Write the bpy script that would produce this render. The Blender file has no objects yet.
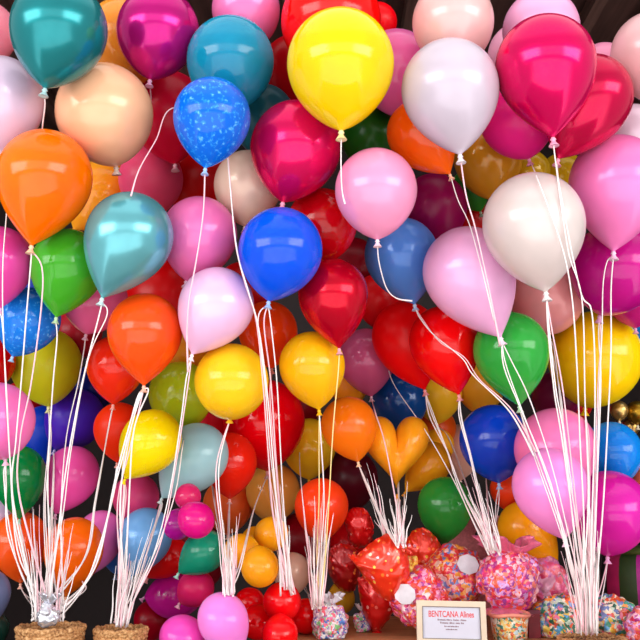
import bpy, bmesh, math, random
from mathutils import Vector, Matrix, noise
random.seed(7)
scn = bpy.context.scene
COL = scn.collection
# ------------------------------------------------------------------ camera
FOCAL = 879.0
PITCH = math.radians(12.0)
CAM_H = 1.30
cd = bpy.data.cameras.new('camera'); cam = bpy.data.objects.new('camera', cd); COL.objects.link(cam)
cd.sensor_width = 36.0; cd.lens = FOCAL / 640.0 * 36.0
cam.location = (0, 0, CAM_H); cam.rotation_euler = (math.pi / 2 + PITCH, 0, 0)
scn.camera = cam
CP, SP = math.cos(PITCH), math.sin(PITCH)
def c2w(x, y, d):            # right, up, depth -> world
    return Vector((x, d * CP - y * SP, CAM_H + d * SP + y * CP))
def at(px, py, d):           # a point seen at (px, py), d metres along the view axis
    return c2w((px - 320) / FOCAL * d, (320 - py) / FOCAL * d, d)
def depth_on(py, z):         # depth at which a level surface z is seen at row py
    return (z - CAM_H) / (SP + (320 - py) / FOCAL * CP)
# ------------------------------------------------------------------ materials
def lin(c):
    o = []
    for v in c:
        v /= 255.0
        o.append(v / 12.92 if v <= 0.04045 else ((v + 0.055) / 1.055) ** 2.4)
    return (o[0], o[1], o[2], 1.0)
MATS = {}
def new_mat(name):
    m = bpy.data.materials.new(name); m.use_nodes = True
    nt = m.node_tree; b = nt.nodes['Principled BSDF']
    return m, nt, b
def coords(nt, kind='Object', scale=None):
    tc = nt.nodes.new('ShaderNodeTexCoord')
    return tc.outputs[kind]
def noise_tex(nt, vec, scale, detail=3):
    n = nt.nodes.new('ShaderNodeTexNoise'); n.inputs['Scale'].default_value = scale
    n.inputs['Detail'].default_value = detail
    if vec: nt.links.new(vec, n.inputs['Vector'])
    return n
def ramp(nt, fac, stops, interp='LINEAR'):
    r = nt.nodes.new('ShaderNodeValToRGB'); r.color_ramp.interpolation = interp
    el = r.color_ramp.elements
    while len(el) < len(stops): el.new(0.5)
    for e, (p, c) in zip(el, stops): e.position = p; e.color = c
    nt.links.new(fac, r.inputs['Fac'])
    return r
def balloon_mat(col, fin):
    k = (col, fin)
    if k in MATS: return MATS[k]
    m, nt, b = new_mat('latex')
    c = lin(col)
    vec = coords(nt)
    nz = noise_tex(nt, vec, 9.0, 2)
    lo = tuple(v * 0.93 for v in c[:3]) + (1,); hi = tuple(min(1, v * 1.05) for v in c[:3]) + (1,)
    r = ramp(nt, nz.outputs['Fac'], [(0.3, lo), (0.7, hi)])
    nt.links.new(r.outputs['Color'], b.inputs['Base Color'])
    b.inputs['Coat IOR'].default_value = 1.48; b.inputs['Specular IOR Level'].default_value = 0.0
    if fin == 's':
        b.inputs['Roughness'].default_value = 0.34; b.inputs['Coat Weight'].default_value = 0.75
        b.inputs['Coat Roughness'].default_value = 0.10
        b.inputs['Subsurface Weight'].default_value = 0.5; b.inputs['Subsurface Radius'].default_value = (1, 0.85, 0.8); b.inputs['Subsurface Scale'].default_value = 0.06
    elif fin == 'd':
        b.inputs['Roughness'].default_value = 0.5; b.inputs['Coat Weight'].default_value = 0.45; b.inputs['Coat Roughness'].default_value = 0.3
        b.inputs['Subsurface Weight'].default_value = 0.3; b.inputs['Subsurface Scale'].default_value = 0.05
    elif fin == 'p':
        b.inputs['Metallic'].default_value = 0.10; b.inputs['Roughness'].default_value = 0.3
        b.inputs['Coat Weight'].default_value = 0.7; b.inputs['Coat Roughness'].default_value = 0.10
    elif fin == 'm':
        b.inputs['Metallic'].default_value = 0.52; b.inputs['Roughness'].default_value = 0.22
        b.inputs['Coat Weight'].default_value = 0.4; b.inputs['Coat Roughness'].default_value = 0.07
    elif fin == 'g':
        b.inputs['Metallic'].default_value = 0.9; b.inputs['Roughness'].default_value = 0.3
    elif fin == 'b':
        n2 = noise_tex(nt, vec, 75.0, 8)
        r2 = ramp(nt, n2.outputs['Fac'], [(0.52, c), (0.62, lin((35, 135, 228))), (0.74, lin((130, 200, 245)))])
        nt.links.new(r2.outputs['Color'], b.inputs['Base Color'])
        b.inputs['Roughness'].default_value = 0.3; b.inputs['Coat Weight'].default_value = 0.6
        b.inputs['Coat Roughness'].default_value = 0.08
    MATS[k] = m
    return m
def plain(name, col, rough=0.5, metal=0.0, var=0.12, scale=30, coat=0.0, bump=0.0):
    k = (name, col, rough, metal)
    if k in MATS: return MATS[k]
    m, nt, b = new_mat(name); c = lin(col)
    vec = coords(nt); n = noise_tex(nt, vec, scale, 4)
    r = ramp(nt, n.outputs['Fac'], [(0.3, tuple(v * (1 - var) for v in c[:3]) + (1,)), (0.7, tuple(min(1, v * (1 + var)) for v in c[:3]) + (1,))])
    nt.links.new(r.outputs['Color'], b.inputs['Base Color'])
    b.inputs['Roughness'].default_value = rough; b.inputs['Metallic'].default_value = metal
    b.inputs['Coat Weight'].default_value = coat; b.inputs['Coat Roughness'].default_value = 0.08
    if bump:
        bp = nt.nodes.new('ShaderNodeBump'); bp.inputs['Strength'].default_value = bump; bp.inputs['Distance'].default_value = 0.004
        nt.links.new(n.outputs['Fac'], bp.inputs['Height']); nt.links.new(bp.outputs['Normal'], b.inputs['Normal'])
    MATS[k] = m
    return m
def confetti(name, palette, scale=75, rough=0.3, coat=0.8):
    m, nt, b = new_mat(name)
    vec = coords(nt)
    v = nt.nodes.new('ShaderNodeTexVoronoi'); v.inputs['Scale'].default_value = scale * 1.25
    dn = noise_tex(nt, vec, 55, 2); mv = nt.nodes.new('ShaderNodeMix'); mv.data_type = 'RGBA'; mv.blend_type = 'LINEAR_LIGHT'
    mv.inputs['Factor'].default_value = 0.012; nt.links.new(vec, mv.inputs['A']); nt.links.new(dn.outputs['Color'], mv.inputs['B'])
    nt.links.new(mv.outputs['Result'], v.inputs['Vector'])
    sx = nt.nodes.new('ShaderNodeSeparateColor'); nt.links.new(v.outputs['Color'], sx.inputs['Color'])
    n = len(palette)
    vb = nt.nodes.new('ShaderNodeTexVoronoi'); vb.inputs['Scale'].default_value = scale * 0.3; nt.links.new(mv.outputs['Result'], vb.inputs['Vector'])
    sb = nt.nodes.new('ShaderNodeSeparateColor'); nt.links.new(vb.outputs['Color'], sb.inputs['Color'])
    ma = nt.nodes.new('ShaderNodeMath'); ma.operation = 'MULTIPLY_ADD'; ma.inputs[1].default_value = 0.5
    nt.links.new(sx.outputs['Red'], ma.inputs[0]); nt.links.new(sb.outputs['Green'], ma.inputs[2])
    fr = nt.nodes.new('ShaderNodeMath'); fr.operation = 'FRACT'; nt.links.new(ma.outputs[0], fr.inputs[0])
    r = ramp(nt, fr.outputs[0], [(i / n, lin(c)) for i, c in enumerate(palette)], 'CONSTANT')
    nt.links.new(r.outputs['Color'], b.inputs['Base Color'])
    bp = nt.nodes.new('ShaderNodeBump'); bp.inputs['Strength'].default_value = 0.7; bp.inputs['Distance'].default_value = 0.006
    bp.invert = True
    nt.links.new(v.outputs['Distance'], bp.inputs['Height']); nt.links.new(bp.outputs['Normal'], b.inputs['Normal'])
    b.inputs['Roughness'].default_value = rough; b.inputs['Coat Weight'].default_value = coat; b.inputs['Coat Roughness'].default_value = 0.1
    return m
def speckled(name, base, specks, scale=60, metal=0.35):
    m, nt, b = new_mat(name)
    vec = coords(nt)
    v = nt.nodes.new('ShaderNodeTexVoronoi'); v.inputs['Scale'].default_value = scale
    nt.links.new(vec, v.inputs['Vector'])
    sx = nt.nodes.new('ShaderNodeSeparateColor'); nt.links.new(v.outputs['Color'], sx.inputs['Color'])
    n = len(specks)
    r = ramp(nt, sx.outputs['Red'], [(i / n, lin(c)) for i, c in enumerate(specks)], 'CONSTANT')
    lt = nt.nodes.new('ShaderNodeMath'); lt.operation = 'LESS_THAN'; lt.inputs[1].default_value = 0.33
    nt.links.new(v.outputs['Distance'], lt.inputs[0])
    gt = nt.nodes.new('ShaderNodeMath'); gt.operation = 'GREATER_THAN'; gt.inputs[1].default_value = 0.45
    nt.links.new(sx.outputs['Green'], gt.inputs[0])
    mu = nt.nodes.new('ShaderNodeMath'); mu.operation = 'MULTIPLY'
    nt.links.new(lt.outputs[0], mu.inputs[0]); nt.links.new(gt.outputs[0], mu.inputs[1])
    mx = nt.nodes.new('ShaderNodeMix'); mx.data_type = 'RGBA'
    nt.links.new(mu.outputs[0], mx.inputs['Factor']); mx.inputs['A'].default_value = lin(base)
    nt.links.new(r.outputs['Color'], mx.inputs['B'])
    nt.links.new(mx.outputs['Result'], b.inputs['Base Color'])
    b.inputs['Metallic'].default_value = metal; b.inputs['Roughness'].default_value = 0.28
    b.inputs['Coat Weight'].default_value = 0.6; b.inputs['Coat Roughness'].default_value = 0.06
    return m
# ------------------------------------------------------------------ object helpers
def thing(name, label, cat, loc, group=None):
    o = bpy.data.objects.new(name, None); COL.objects.link(o); o.location = loc
    o.empty_display_size = 0.03
    o['label'] = label; o['category'] = cat
    if group: o['group'] = group
    return o
def obj(name, verts, faces, mat, parent=None, smooth=True, label=None):
    """verts are world points; the mesh is stored relative to its parent's origin"""
    org = Vector((0, 0, 0)); pp = parent
    while pp: org += pp.location; pp = pp.parent
    me = bpy.data.meshes.new(name)
    me.from_pydata([tuple(Vector(v) - org) for v in verts], [], faces)
    if smooth: me.polygons.foreach_set('use_smooth', [True] * len(faces))
    me.materials.append(mat); me.update()
    o = bpy.data.objects.new(name, me); COL.objects.link(o)
    if parent: o.parent = parent
    if label: o['label'] = label
    return o
def sub(o, levels=1):
    m = o.modifiers.new('Subdivision', 'SUBSURF'); m.levels = levels; m.render_levels = levels
def obj_at(name, loc, verts, faces, mat, label=None, cat=None, kind=None, smooth=False, group=None):
    me = bpy.data.meshes.new(name)
    me.from_pydata([tuple(Vector(v) - Vector(loc)) for v in verts], [], faces)
    if smooth: me.polygons.foreach_set('use_smooth', [True] * len(faces))
    me.materials.append(mat); me.update()
    o = bpy.data.objects.new(name, me); COL.objects.link(o); o.location = loc
    if label: o['label'] = label
    if cat: o['category'] = cat
    if kind: o['kind'] = kind
    if group: o['group'] = group
    return o
def fix(o):
    bm = bmesh.new(); bm.from_mesh(o.data); bmesh.ops.recalc_face_normals(bm, faces=bm.faces); bm.to_mesh(o.data); bm.free()
def frame_of(axis):
    a = axis.normalized(); h = Vector((0, 1, 0)) if abs(a.y) < 0.9 else Vector((1, 0, 0))
    u = a.cross(h).normalized(); w = a.cross(u).normalized()
    return a, u, w
def lathe(org, axis, prof, seg=40):
    """prof: (distance along axis, radius)"""
    a, u, w = frame_of(axis); V = []; F = []
    for h, r in prof:
        for i in range(seg):
            t = 2 * math.pi * i / seg
            V.append(org + a * h + (u * math.cos(t) + w * math.sin(t)) * r)
    n = len(prof)
    for j in range(n - 1):
        for i in range(seg):
            k = (i + 1) % seg
            F.append((j * seg + i, j * seg + k, (j + 1) * seg + k, (j + 1) * seg + i))
    F.append(tuple(range(seg - 1, -1, -1))); F.append(tuple((n - 1) * seg + i for i in range(seg)))
    return V, F
def tube(pts, rad, seg=5):
    V = []; F = []; n = len(pts); pu = None
    for j, p in enumerate(pts):
        t = (pts[min(n - 1, j + 1)] - pts[max(0, j - 1)])
        if t.length < 1e-9: t = Vector((0, 0, -1))
        t.normalize()
        if pu is None: pu = t.orthogonal().normalized()
        u = (pu - t * pu.dot(t))
        u = u.normalized() if u.length > 1e-6 else t.orthogonal().normalized()
        pu = u; w = t.cross(u); r = rad(j / (n - 1)) if callable(rad) else rad
        for i in range(seg):
            a = 2 * math.pi * i / seg
            V.append(p + (u * math.cos(a) + w * math.sin(a)) * r)
    for j in range(n - 1):
        for i in range(seg):
            k = (i + 1) % seg
            F.append((j * seg + i, j * seg + k, (j + 1) * seg + k, (j + 1) * seg + i))
    F.append(tuple(range(seg - 1, -1, -1))); F.append(tuple((n - 1) * seg + i for i in range(seg)))
    return V, F
def merge(parts):
    V = []; F = []
    for v, f in parts:
        o = len(V); V += v; F += [tuple(i + o for i in q) for q in f]
    return V, F
def box(c, sx, sy, sz, rot=None):
    V = []
    for x in (-1, 1):
        for y in (-1, 1):
            for z in (-1, 1):
                p = Vector((x * sx / 2, y * sy / 2, z * sz / 2))
                if rot: p = rot @ p
                V.append(Vector(c) + p)
    return V, [(0, 1, 3, 2), (4, 6, 7, 5), (0, 4, 5, 1), (2, 3, 7, 6), (0, 2, 6, 4), (1, 5, 7, 3)]
# ------------------------------------------------------------------ balloons: id, rank (0 = nearest), centre, radius, neck, finish, colour, label
B = []
def b(i, rank, cx, cy, R, nx, ny, fin, col, label, T=1.02, dmin=None):
    fin = 'd' if (rank >= 4 and fin == 's') or i in ('plum', 'rose', 'redpairL', 'crimsonback', 'darkgreen', 'fuchsiaback') else fin
    B.append(dict(id=i, rank=rank, cx=cx, cy=cy, R=R, nx=nx, ny=ny, fin=fin, col=col, label=label, T=T, dmin=dmin))
# top left
b('teal',0,59,29,47.5,47,90,'m',(34,132,138),'large teal metallic balloon in the top left corner')
b('pinkcorner',3,-14,32,30,-14,68,'s',(222,125,145),'rose pink balloon cut by the left edge beside the large teal metallic one')
b('lavleft',1,1,100,42.5,4,155,'p',(215,190,215),'pale lavender pearl balloon at the left edge under the teal metallic one')
b('peach',1,104.5,113,48,112,163,'p',(248,186,146),'round peach balloon between the teal metallic and the blue marbled balloons')
b('ochretop',3,124,40,40,130,92,'s',(215,130,40),'ochre orange balloon behind the teal and magenta ones at top left')
b('magtop',1,158,31,41,151,81,'m',(190,20,120),'magenta metallic balloon with white knot at the top left')
b('pinktop',3,246,10,34,248,56,'p',(235,120,180),'pink balloon at the top edge above the cyan blue one')
b('cyan',2,230.5,61,43.5,226,117,'s',(15,130,165),'cyan blue balloon directly behind the blue marbled balloon')
b('darkteal',4,263,117,32,260,160,'s',(20,90,105),'dark teal balloon half hidden between the cyan and the hot pink ones')
b('marble',0,212,117,38.5,206,169,'b',(10,100,215),'blue balloon with pale marbled speckles')
b('crimsonback',3,168,112,40,176,165,'s',(195,5,45),'crimson balloon behind the magenta metallic one, left of the blue marbled one')
b('rose',3,151,179,32,150,220,'s',(222,70,110),'dusty rose balloon just right of the peach balloon\'s underside')
b('amberback',3,104,193,33,75,230,'s',(250,155,35),'amber balloon tucked behind the big orange one at left')
b('orangeleft',0,45,177,46.5,34,246,'s',(255,106,0),'big orange balloon at the left edge with peach knot')
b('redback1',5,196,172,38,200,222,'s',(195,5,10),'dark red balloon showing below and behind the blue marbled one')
b('pinkmid',2,199,235,38,187,281,'p',(235,115,180),'orchid pink balloon below the blue marbled one, crossed by two ribbons')
b('cream',3,248,185,34,245,227,'p',(232,200,180),'cream balloon behind the blue marbled and hot pink balloons')
b('hotpinkred',1,296,147,45.5,283,203,'m',(225,14,92),'hot pink shiny balloon with red sheen left under the big yellow one')
b('redtop',3,331,22,50,331,80,'s',(250,5,5),'bright red balloon behind the top of the big yellow one')
b('redtop2',4,296,72,36,298,118,'s',(185,0,15),'deep red balloon peeping out left of the big yellow one')
b('redtop3',4,378,22,19,378,46,'s',(225,0,15),'small red balloon right of the big yellow one near the top edge',1.02,3.4)
b('yellowtop',0,340.5,64,53.5,341,132,'s',(240,198,4),'biggest yellow balloon at the top centre with yellow knot')
b('pinkback',3,396,70,39,398,118,'s',(232,105,170),'pink balloon between the big yellow and the white pearl one')
b('blushtop',1,453,22,40.5,455,74,'p',(228,180,178),'blush pink balloon at the top edge above the white pearl one')
b('whitepearl',0,450,89,48.5,459,156,'p',(198,185,200),'white pearl balloon at the top right of centre')
b('orangered24',1,420,133,33,449,175,'s',(255,95,10),'orange balloon directly behind the white pearl one\'s lower left')
b('darkgreen',3,371,138,29,370,175,'s',(25,85,15),'dark green balloon half hidden below the big yellow one')
b('pinkpearl',0,376,190,41,377,240,'p',(240,150,190),'pink pearl balloon with white knot at the upper centre')
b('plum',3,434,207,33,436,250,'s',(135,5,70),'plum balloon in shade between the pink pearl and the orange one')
b('redsmall',5,468,222,24,468,252,'s',(185,10,15),'red balloon glimpsed left of the large cream white one')
b('leafgreen',4,470,188,19,480,212,'s',(40,110,30),'small green balloon glimpsed under the white pearl one\'s knot')
b('mustard',3,488,158,34,489,200,'p',(200,135,30),'mustard gold balloon behind the white pearl one')
b('goldsmall',4,528,172,22,528,200,'p',(210,165,25),'small gold balloon showing above the large cream white one',1.02,3.2)
b('goldsmall2',4,563,177,24,562,206,'p',(215,175,25),'small gold balloon between the cream white and the right hand pink one',1.02,3.2)
b('fuchsiaback',2,517,119,37,531,157,'s',(242,35,140),'fuchsia balloon behind the crimson pink metallic one, lower left')
b('hotpink',0,545.5,66,49.5,551,139,'m',(222,6,92),'large crimson pink metallic balloon at the top right')
b('crimsonmet',1,589,98,42.5,556,160,'m',(196,5,66),'crimson metallic balloon leaning behind the top right metallic one')
b('paletop',3,541,30,38,541,80,'p',(240,165,205),'pale pink balloon peeping over the top right metallic balloon')
b('paletop2',4,519,55,31,520,96,'p',(242,170,200),'pale pink balloon between the blush and the top right metallic ones')
b('pinkright',3,603,74,30,604,115,'p',(240,150,185),'pink balloon peeping over the crimson metallic one')
b('greypink',2,652,53,40,652,105,'p',(215,170,172),'greyish pink balloon in the top right corner')
b('lilacright',3,632,134,29,632,170,'p',(238,210,226),'lilac white balloon at the right edge under the greyish pink one')
b('pinkedge',1,617,183,47,611,252,'p',(242,125,190),'big bright pink balloon at the right edge')
b('magright',2,615,268,44,602,315,'p',(190,15,130),'magenta balloon hanging under the big pink one at the right edge')
b('magright2',3,634,292,30,634,328,'p',(195,25,120),'second magenta balloon behind the first at the right edge')
b('creamwhite',0,533.5,224,50.5,544,292,'p',(216,201,198),'large cream white balloon right of centre')
b('ltpink',1,468,272,45,499,337,'p',(238,175,220),'light orchid pink balloon left of the large cream white one')
b('salmon',3,547,296,37,552,333,'p',(240,155,155),'salmon pink balloon behind the large cream white one\'s neck')
b('greenright',2,511,350,37.5,518,405,'s',(45,160,60),'green balloon right of centre below the light orchid pink one')
b('yellowright',3,595,358,46,588,408,'s',(252,200,10),'large yellow balloon at the right crossed by white ribbons')
b('blueedge',4,642,336,26,642,368,'s',(10,120,205),'blue balloon sliver at the right edge above the yellow one')
b('peri',2,401.5,255,37,414,304,'p',(75,125,205),'periwinkle blue balloon under the pink pearl one')
b('blue',1,280.5,250,42,269,301,'s',(5,80,225),'bright blue balloon at the centre')
b('redmid',3,322,224,35,325,262,'s',(200,5,20),'red balloon between the bright blue and the pink pearl ones')
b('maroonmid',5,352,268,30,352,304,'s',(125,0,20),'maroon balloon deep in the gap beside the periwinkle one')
b('crimsontear',1,333,294,35,339,348,'m',(200,2,38),'crimson teardrop balloon with mirror sheen below the bright blue one')
b('redperi',4,378,298,24,378,330,'s',(215,10,20),'red balloon peeping out below the periwinkle one')
b('lav',1,216.5,305,37.5,193,354,'p',(240,190,228),'pale pink lavender balloon left below the bright blue one')
b('orangered',1,145,331,37,145,385,'s',(255,80,15),'orange red balloon with drooping tip left of the pale lavender one')
b('tealpearl',0,129.5,236,43.5,104,298,'m',(105,180,190),'pale aqua metallic balloon in the left half')
b('greenleft',2,68,266,36.5,58,317,'s',(65,165,35),'green balloon under the big orange one at left')
b('fuchsialeft',3,-1,261,34,2,308,'p',(230,70,165),'fuchsia pink balloon cut by the left edge under the big orange one')
b('blueleft',3,29,319,31,14,356,'b',(20,115,215),'blue mottled balloon at left below the green one')
b('navyleft',4,38,300,24,38,330,'s',(30,60,170),'dark blue balloon wedged between fuchsia and green at left')
b('olive',4,46,364,35,50,406,'s',(195,190,25),'olive yellow balloon below the blue mottled one at left')
b('roseleft',3,95,298,32,87,334,'s',(225,95,145),'rose pink balloon behind the pale aqua metallic one')
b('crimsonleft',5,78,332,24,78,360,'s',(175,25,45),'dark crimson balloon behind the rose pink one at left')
b('reddish',2,116,365,29,114,404,'s',(245,45,15),'red orange balloon behind the orange red drooping one')
b('reddish2',4,119,428,25,118,462,'s',(240,50,12),'red orange balloon behind the left ribbons beside the yellow one')
b('redleft',3,-8,362,23,-8,392,'s',(215,10,15),'red balloon sliver at the left edge above the pink one')
b('redleft2',5,24,405,24,24,435,'s',(190,5,25),'dark red balloon behind the pink one at the left edge')
b('pinkleft',2,-3,420,37,2,460,'s',(240,115,185),'pink balloon cut by the left edge halfway down')
b('indigo',4,75,418,29,56,449,'s',(70,30,170),'indigo violet balloon below the olive yellow one')
b('blueleft2',4,45,432,26,46,466,'s',(10,55,180),'dark blue balloon left of the indigo one')
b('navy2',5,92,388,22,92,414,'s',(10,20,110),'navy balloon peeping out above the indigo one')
b('greenlow',3,20,476,26,21,518,'s',(0,120,55),'deep green balloon at the lower left edge',1.15)
b('pinklow',3,71,476,27.5,57,513,'s',(238,85,170),'bright pink balloon behind ribbons below the indigo one',1.1)
b('tomato',3,20,542,29,22,582,'s',(245,85,20),'orange red balloon at the lower left edge behind ribbons')
b('orangelow',1,74,549,29,67,595,'s',(250,104,12),'orange balloon behind ribbons above the left straw basket',1.08)
b('lilaclow',3,98,539,24,84,577,'s',(235,115,195),'orchid pink balloon behind the orange one above the left basket',1.2)
b('skyblue',2,145,537,27,133,575,'p',(115,175,235),'sky blue balloon above the second straw basket',1.08)
b('bluelow',4,118,552,16,116,574,'s',(60,110,200),'small blue balloon wedged left of the sky blue one',1.02,3.3)
b('greyblue',2,-10,592,20,-4,622,'p',(105,115,155),'grey blue balloon in the bottom left corner',1.1)
b('darkgreenlow',3,-6,628,15,-4,650,'s',(15,55,45),'dark green balloon in the bottom left corner under the grey blue one')
b('lilacedge',4,0,515,14,0,534,'p',(215,190,225),'pale lilac balloon sliver at the left edge lower down')
b('yellowlow',1,151,441,30,126,478,'s',(255,220,5),'lemon yellow balloon leaning left at lower left of centre',1.08)
b('lime',3,181,394,32,192,427,'s',(170,185,25),'lime green balloon above the lemon yellow one')
b('amberlow',4,187,352,21,188,380,'s',(225,135,20),'amber balloon glimpsed between orange red and pale lavender ones')
b('yellowmid',1,231.5,381,37,228,418,'s',(255,195,25),'round golden yellow balloon under the pale lavender one')
b('aqualow',2,196,456,32,163,497,'s',(155,198,205),'pale aqua balloon leaning left right of the lemon yellow one',1.05)
b('redcentre',3,264,421,41,268,470,'s',(240,0,15),'large red balloon right under the golden yellow one, crossed by ribbons')
b('orangered79',3,268,331,29.5,272,368,'s',(248,70,12),'orange red balloon right below the bright blue one')
b('goldmid',2,312,365,33,319,409,'s',(248,180,15),'golden balloon under the crimson teardrop one')
b('mauve',3,366,358,29,371,396,'p',(200,85,130),'mauve pink balloon left of the bright red pair')
b('orangemid',2,349,425,28,358,461,'s',(252,120,15),'orange balloon left above the orange heart balloon')
b('goldlow',3,309,446,27,309,479,'s',(255,190,30),'amber yellow balloon under the golden one')
b('ambersmall',4,349,385,19,349,410,'s',(245,150,30),'small amber balloon behind the golden one\'s right side')
b('navyc',3,399,400,29,399,434,'p',(15,65,130),'navy blue balloon above the orange heart balloon')
b('redpairR',2,444,342,34.5,458,394,'s',(248,5,10),'bright red balloon, the right of the pair below the periwinkle one',1.05)
b('redpairL',2,406,337,34,424,389,'s',(245,5,12),'bright red balloon, the left of the pair below the periwinkle one',1.05)
b('amber87',4,437,393,25,437,424,'s',(255,188,35),'amber balloon below the bright red pair',1.02,3.2)
b('amber87b',4,480,384,25,482,416,'s',(255,175,45),'amber orange balloon below and right of the bright red pair',1.02,3.2)
b('orange87c',5,436,428,20,436,452,'s',(235,90,20),'orange balloon deep behind the ribbons above the lower green one')
b('blueright',3,494,440,34.5,498,482,'s',(10,60,185),'royal blue balloon below the green one right of centre')
b('pinkR',2,555,448,41,585,482,'p',(242,120,180),'pink balloon behind ribbons under the large yellow right one',0.95)
b('pinkR2',1,550,486,37.5,563,538,'p',(248,145,220),'light pink balloon in front of the other low right pink one')
b('magR',2,610,511,39,606,555,'p',(215,30,165),'magenta balloon at the lower right')
b('blueR',3,612,452,29.5,610,490,'s',(10,125,220),'azure blue balloon above the lower right magenta one')
b('amberR',2,524,528,26,556,565,'s',(252,160,15),'amber yellow balloon leaning right behind the light pink one')
b('greenmid',2,445,505,27.5,443,544,'s',(35,130,45),'lower green balloon at the centre beside the orange heart')
b('peachlow',3,273,491,27,275,523,'s',(255,165,72),'peach orange balloon above the cluster of small amber ones')
b('orlow',2,321.5,506,27,321,542,'s',(250,65,20),'orange red balloon under the amber yellow one, crossed by ribbons')
b('redlow98',2,230,462,27,230,498,'s',(240,35,15),'red balloon right of the pale aqua leaning one',1.1)
b('orange99',4,228,504,25,228,534,'s',(255,105,45),'orange balloon behind ribbons below the red and pale aqua ones')
b('roselow',4,136,497,23,136,526,'s',(210,65,120),'rose pink balloon behind the sky blue one',1.02,3.3)
b('redtilt',2,170,556,19,148,577,'s',(242,20,22),'small red balloon leaning left beside the sky blue one',1.02,2.92)
b('greentilt',2,205,551,21,179,572,'s',(20,140,110),'small sea green balloon leaning left beside the small red one',1.02,2.92)
b('maglow',3,174,595,23,145,596,'s',(190,20,135),'magenta balloon lying sideways below the small red one',1.25,2.9)
b('magbit',4,196,588,18,180,602,'s',(215,30,100),'deep pink balloon behind the sideways magenta one')
b('pinkbot',2,183,638,22,207,650,'s',(240,75,185),'hot pink balloon at the bottom edge right of the second basket',1.1,2.82)
b('pinkbot2',1,223,620,25,240,655,'s',(248,135,222),'light pink balloon at the bottom edge left of the red cluster',1.1,2.8)
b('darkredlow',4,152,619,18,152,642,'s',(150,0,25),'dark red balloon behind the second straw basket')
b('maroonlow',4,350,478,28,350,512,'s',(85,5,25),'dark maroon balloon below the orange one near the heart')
b('peachsmall',4,292,572,19,292,596,'p',(245,200,175),'pale peach balloon behind ribbons above the red cluster')
b('oliveyellow',3,341,599,14,341,578,'s',(205,155,35),'small ochre yellow balloon upside down above the little candy bag',1.05,3.2)
b('orangesm',4,505,489,15,505,510,'s',(225,60,20),'small red orange balloon under the royal blue one',1.02,3.3)
b('salmonsm',5,460,448,23,460,480,'p',(252,185,165),'salmon balloon behind the ribbons left of the royal blue one')
b('ambersm',4,438,445,16,438,468,'s',(248,165,20),'small amber balloon right of the orange heart',1.02,3.3)
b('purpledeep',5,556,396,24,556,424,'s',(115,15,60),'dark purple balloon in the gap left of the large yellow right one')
b('reddeepR',5,578,404,14,578,422,'s',(205,15,20),'small red balloon in the gap under the large yellow right one')
b('goldr',5,619,410,9,619,421,'g',(215,175,105),'small round gold balloon at the right under the yellow one',1.02,3.5)
b('goldr2',5,637,412,11,637,425,'g',(165,125,40),'small bronze gold balloon at the right edge',1.02,3.5)
b('goldr3',5,630,427,9,630,438,'g',(180,140,80),'small gold balloon just above the azure blue one',1.02,3.6)
b('orangeedge',4,648,480,17,648,502,'s',(240,110,70),'orange balloon sliver at the right edge above the magenta one')
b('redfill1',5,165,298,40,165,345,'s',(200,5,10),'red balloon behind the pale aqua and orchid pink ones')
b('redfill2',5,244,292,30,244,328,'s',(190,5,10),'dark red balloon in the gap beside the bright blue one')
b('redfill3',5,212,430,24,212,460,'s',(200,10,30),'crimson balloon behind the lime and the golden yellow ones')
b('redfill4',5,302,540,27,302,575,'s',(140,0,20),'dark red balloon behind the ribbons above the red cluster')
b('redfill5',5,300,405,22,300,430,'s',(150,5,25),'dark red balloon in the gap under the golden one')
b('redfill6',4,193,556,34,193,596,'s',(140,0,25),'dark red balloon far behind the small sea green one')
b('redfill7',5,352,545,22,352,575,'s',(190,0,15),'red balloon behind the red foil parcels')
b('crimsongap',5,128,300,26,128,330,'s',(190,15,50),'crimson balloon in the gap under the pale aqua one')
b('amberpetal',3,431,463,20,405,491,'s',(248,160,25),'amber balloon leaning against the orange heart balloon',1.1)
b('orangeheart',2,396,453,31,397,494,'s',(252,160,25),'orange heart shaped balloon with yellow knot at the centre')
B[-1]['heart'] = True
# small balloons tied together as one cluster: listed like balloons, built as parts of the cluster
CLUSTERS = {
 'amber': ('amber yellow cluster of four small balloons above the red cluster', (252, 165, 20), [(0, 260, 567, 19, 2.95), (1, 241, 551, 17, 2.95), (1, 271, 534, 17, 2.95), (2, 255, 541, 14, 2.95)]),
 'red': ('bright red cluster of six small balloons at the bottom edge', (240, 5, 15), [(0, 280, 634, 18, 2.86), (1, 282, 602, 19, 2.90), (1, 306, 616, 17, 2.92), (1, 258, 622, 17, 2.90), (2, 250, 603, 15, 2.95), (2, 305, 638, 16, 2.95)]),
 'magenta': ('small magenta, purple and rose balloon cluster below the pale aqua balloon', (220, 15, 130), [(0, 196, 520, 18, 2.95), (1, 178, 524, 15, 2.95), (1, 188, 497, 13, 2.95)]),
}
CCOL = {('magenta', 1): (165, 15, 140), ('magenta', 2): (220, 40, 110)}
for cn, (lab, col, ls) in CLUSTERS.items():
    mx = sum(l[1] for l in ls) / len(ls); my = sum(l[2] for l in ls) / len(ls)
    for k_, (rk, x, y, R_, dm) in enumerate(ls):
        dd = math.hypot(mx - x, my - y) or 1
        b('%s%d' % (cn, k_), rk, x, y, R_, x + (mx - x) / dd * R_ * 1.05, y + (my - y) / dd * R_ * 1.05, 's', CCOL.get((cn, k_), col), lab, 1.05, dm)
        B[-1]['cluster'] = cn
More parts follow.
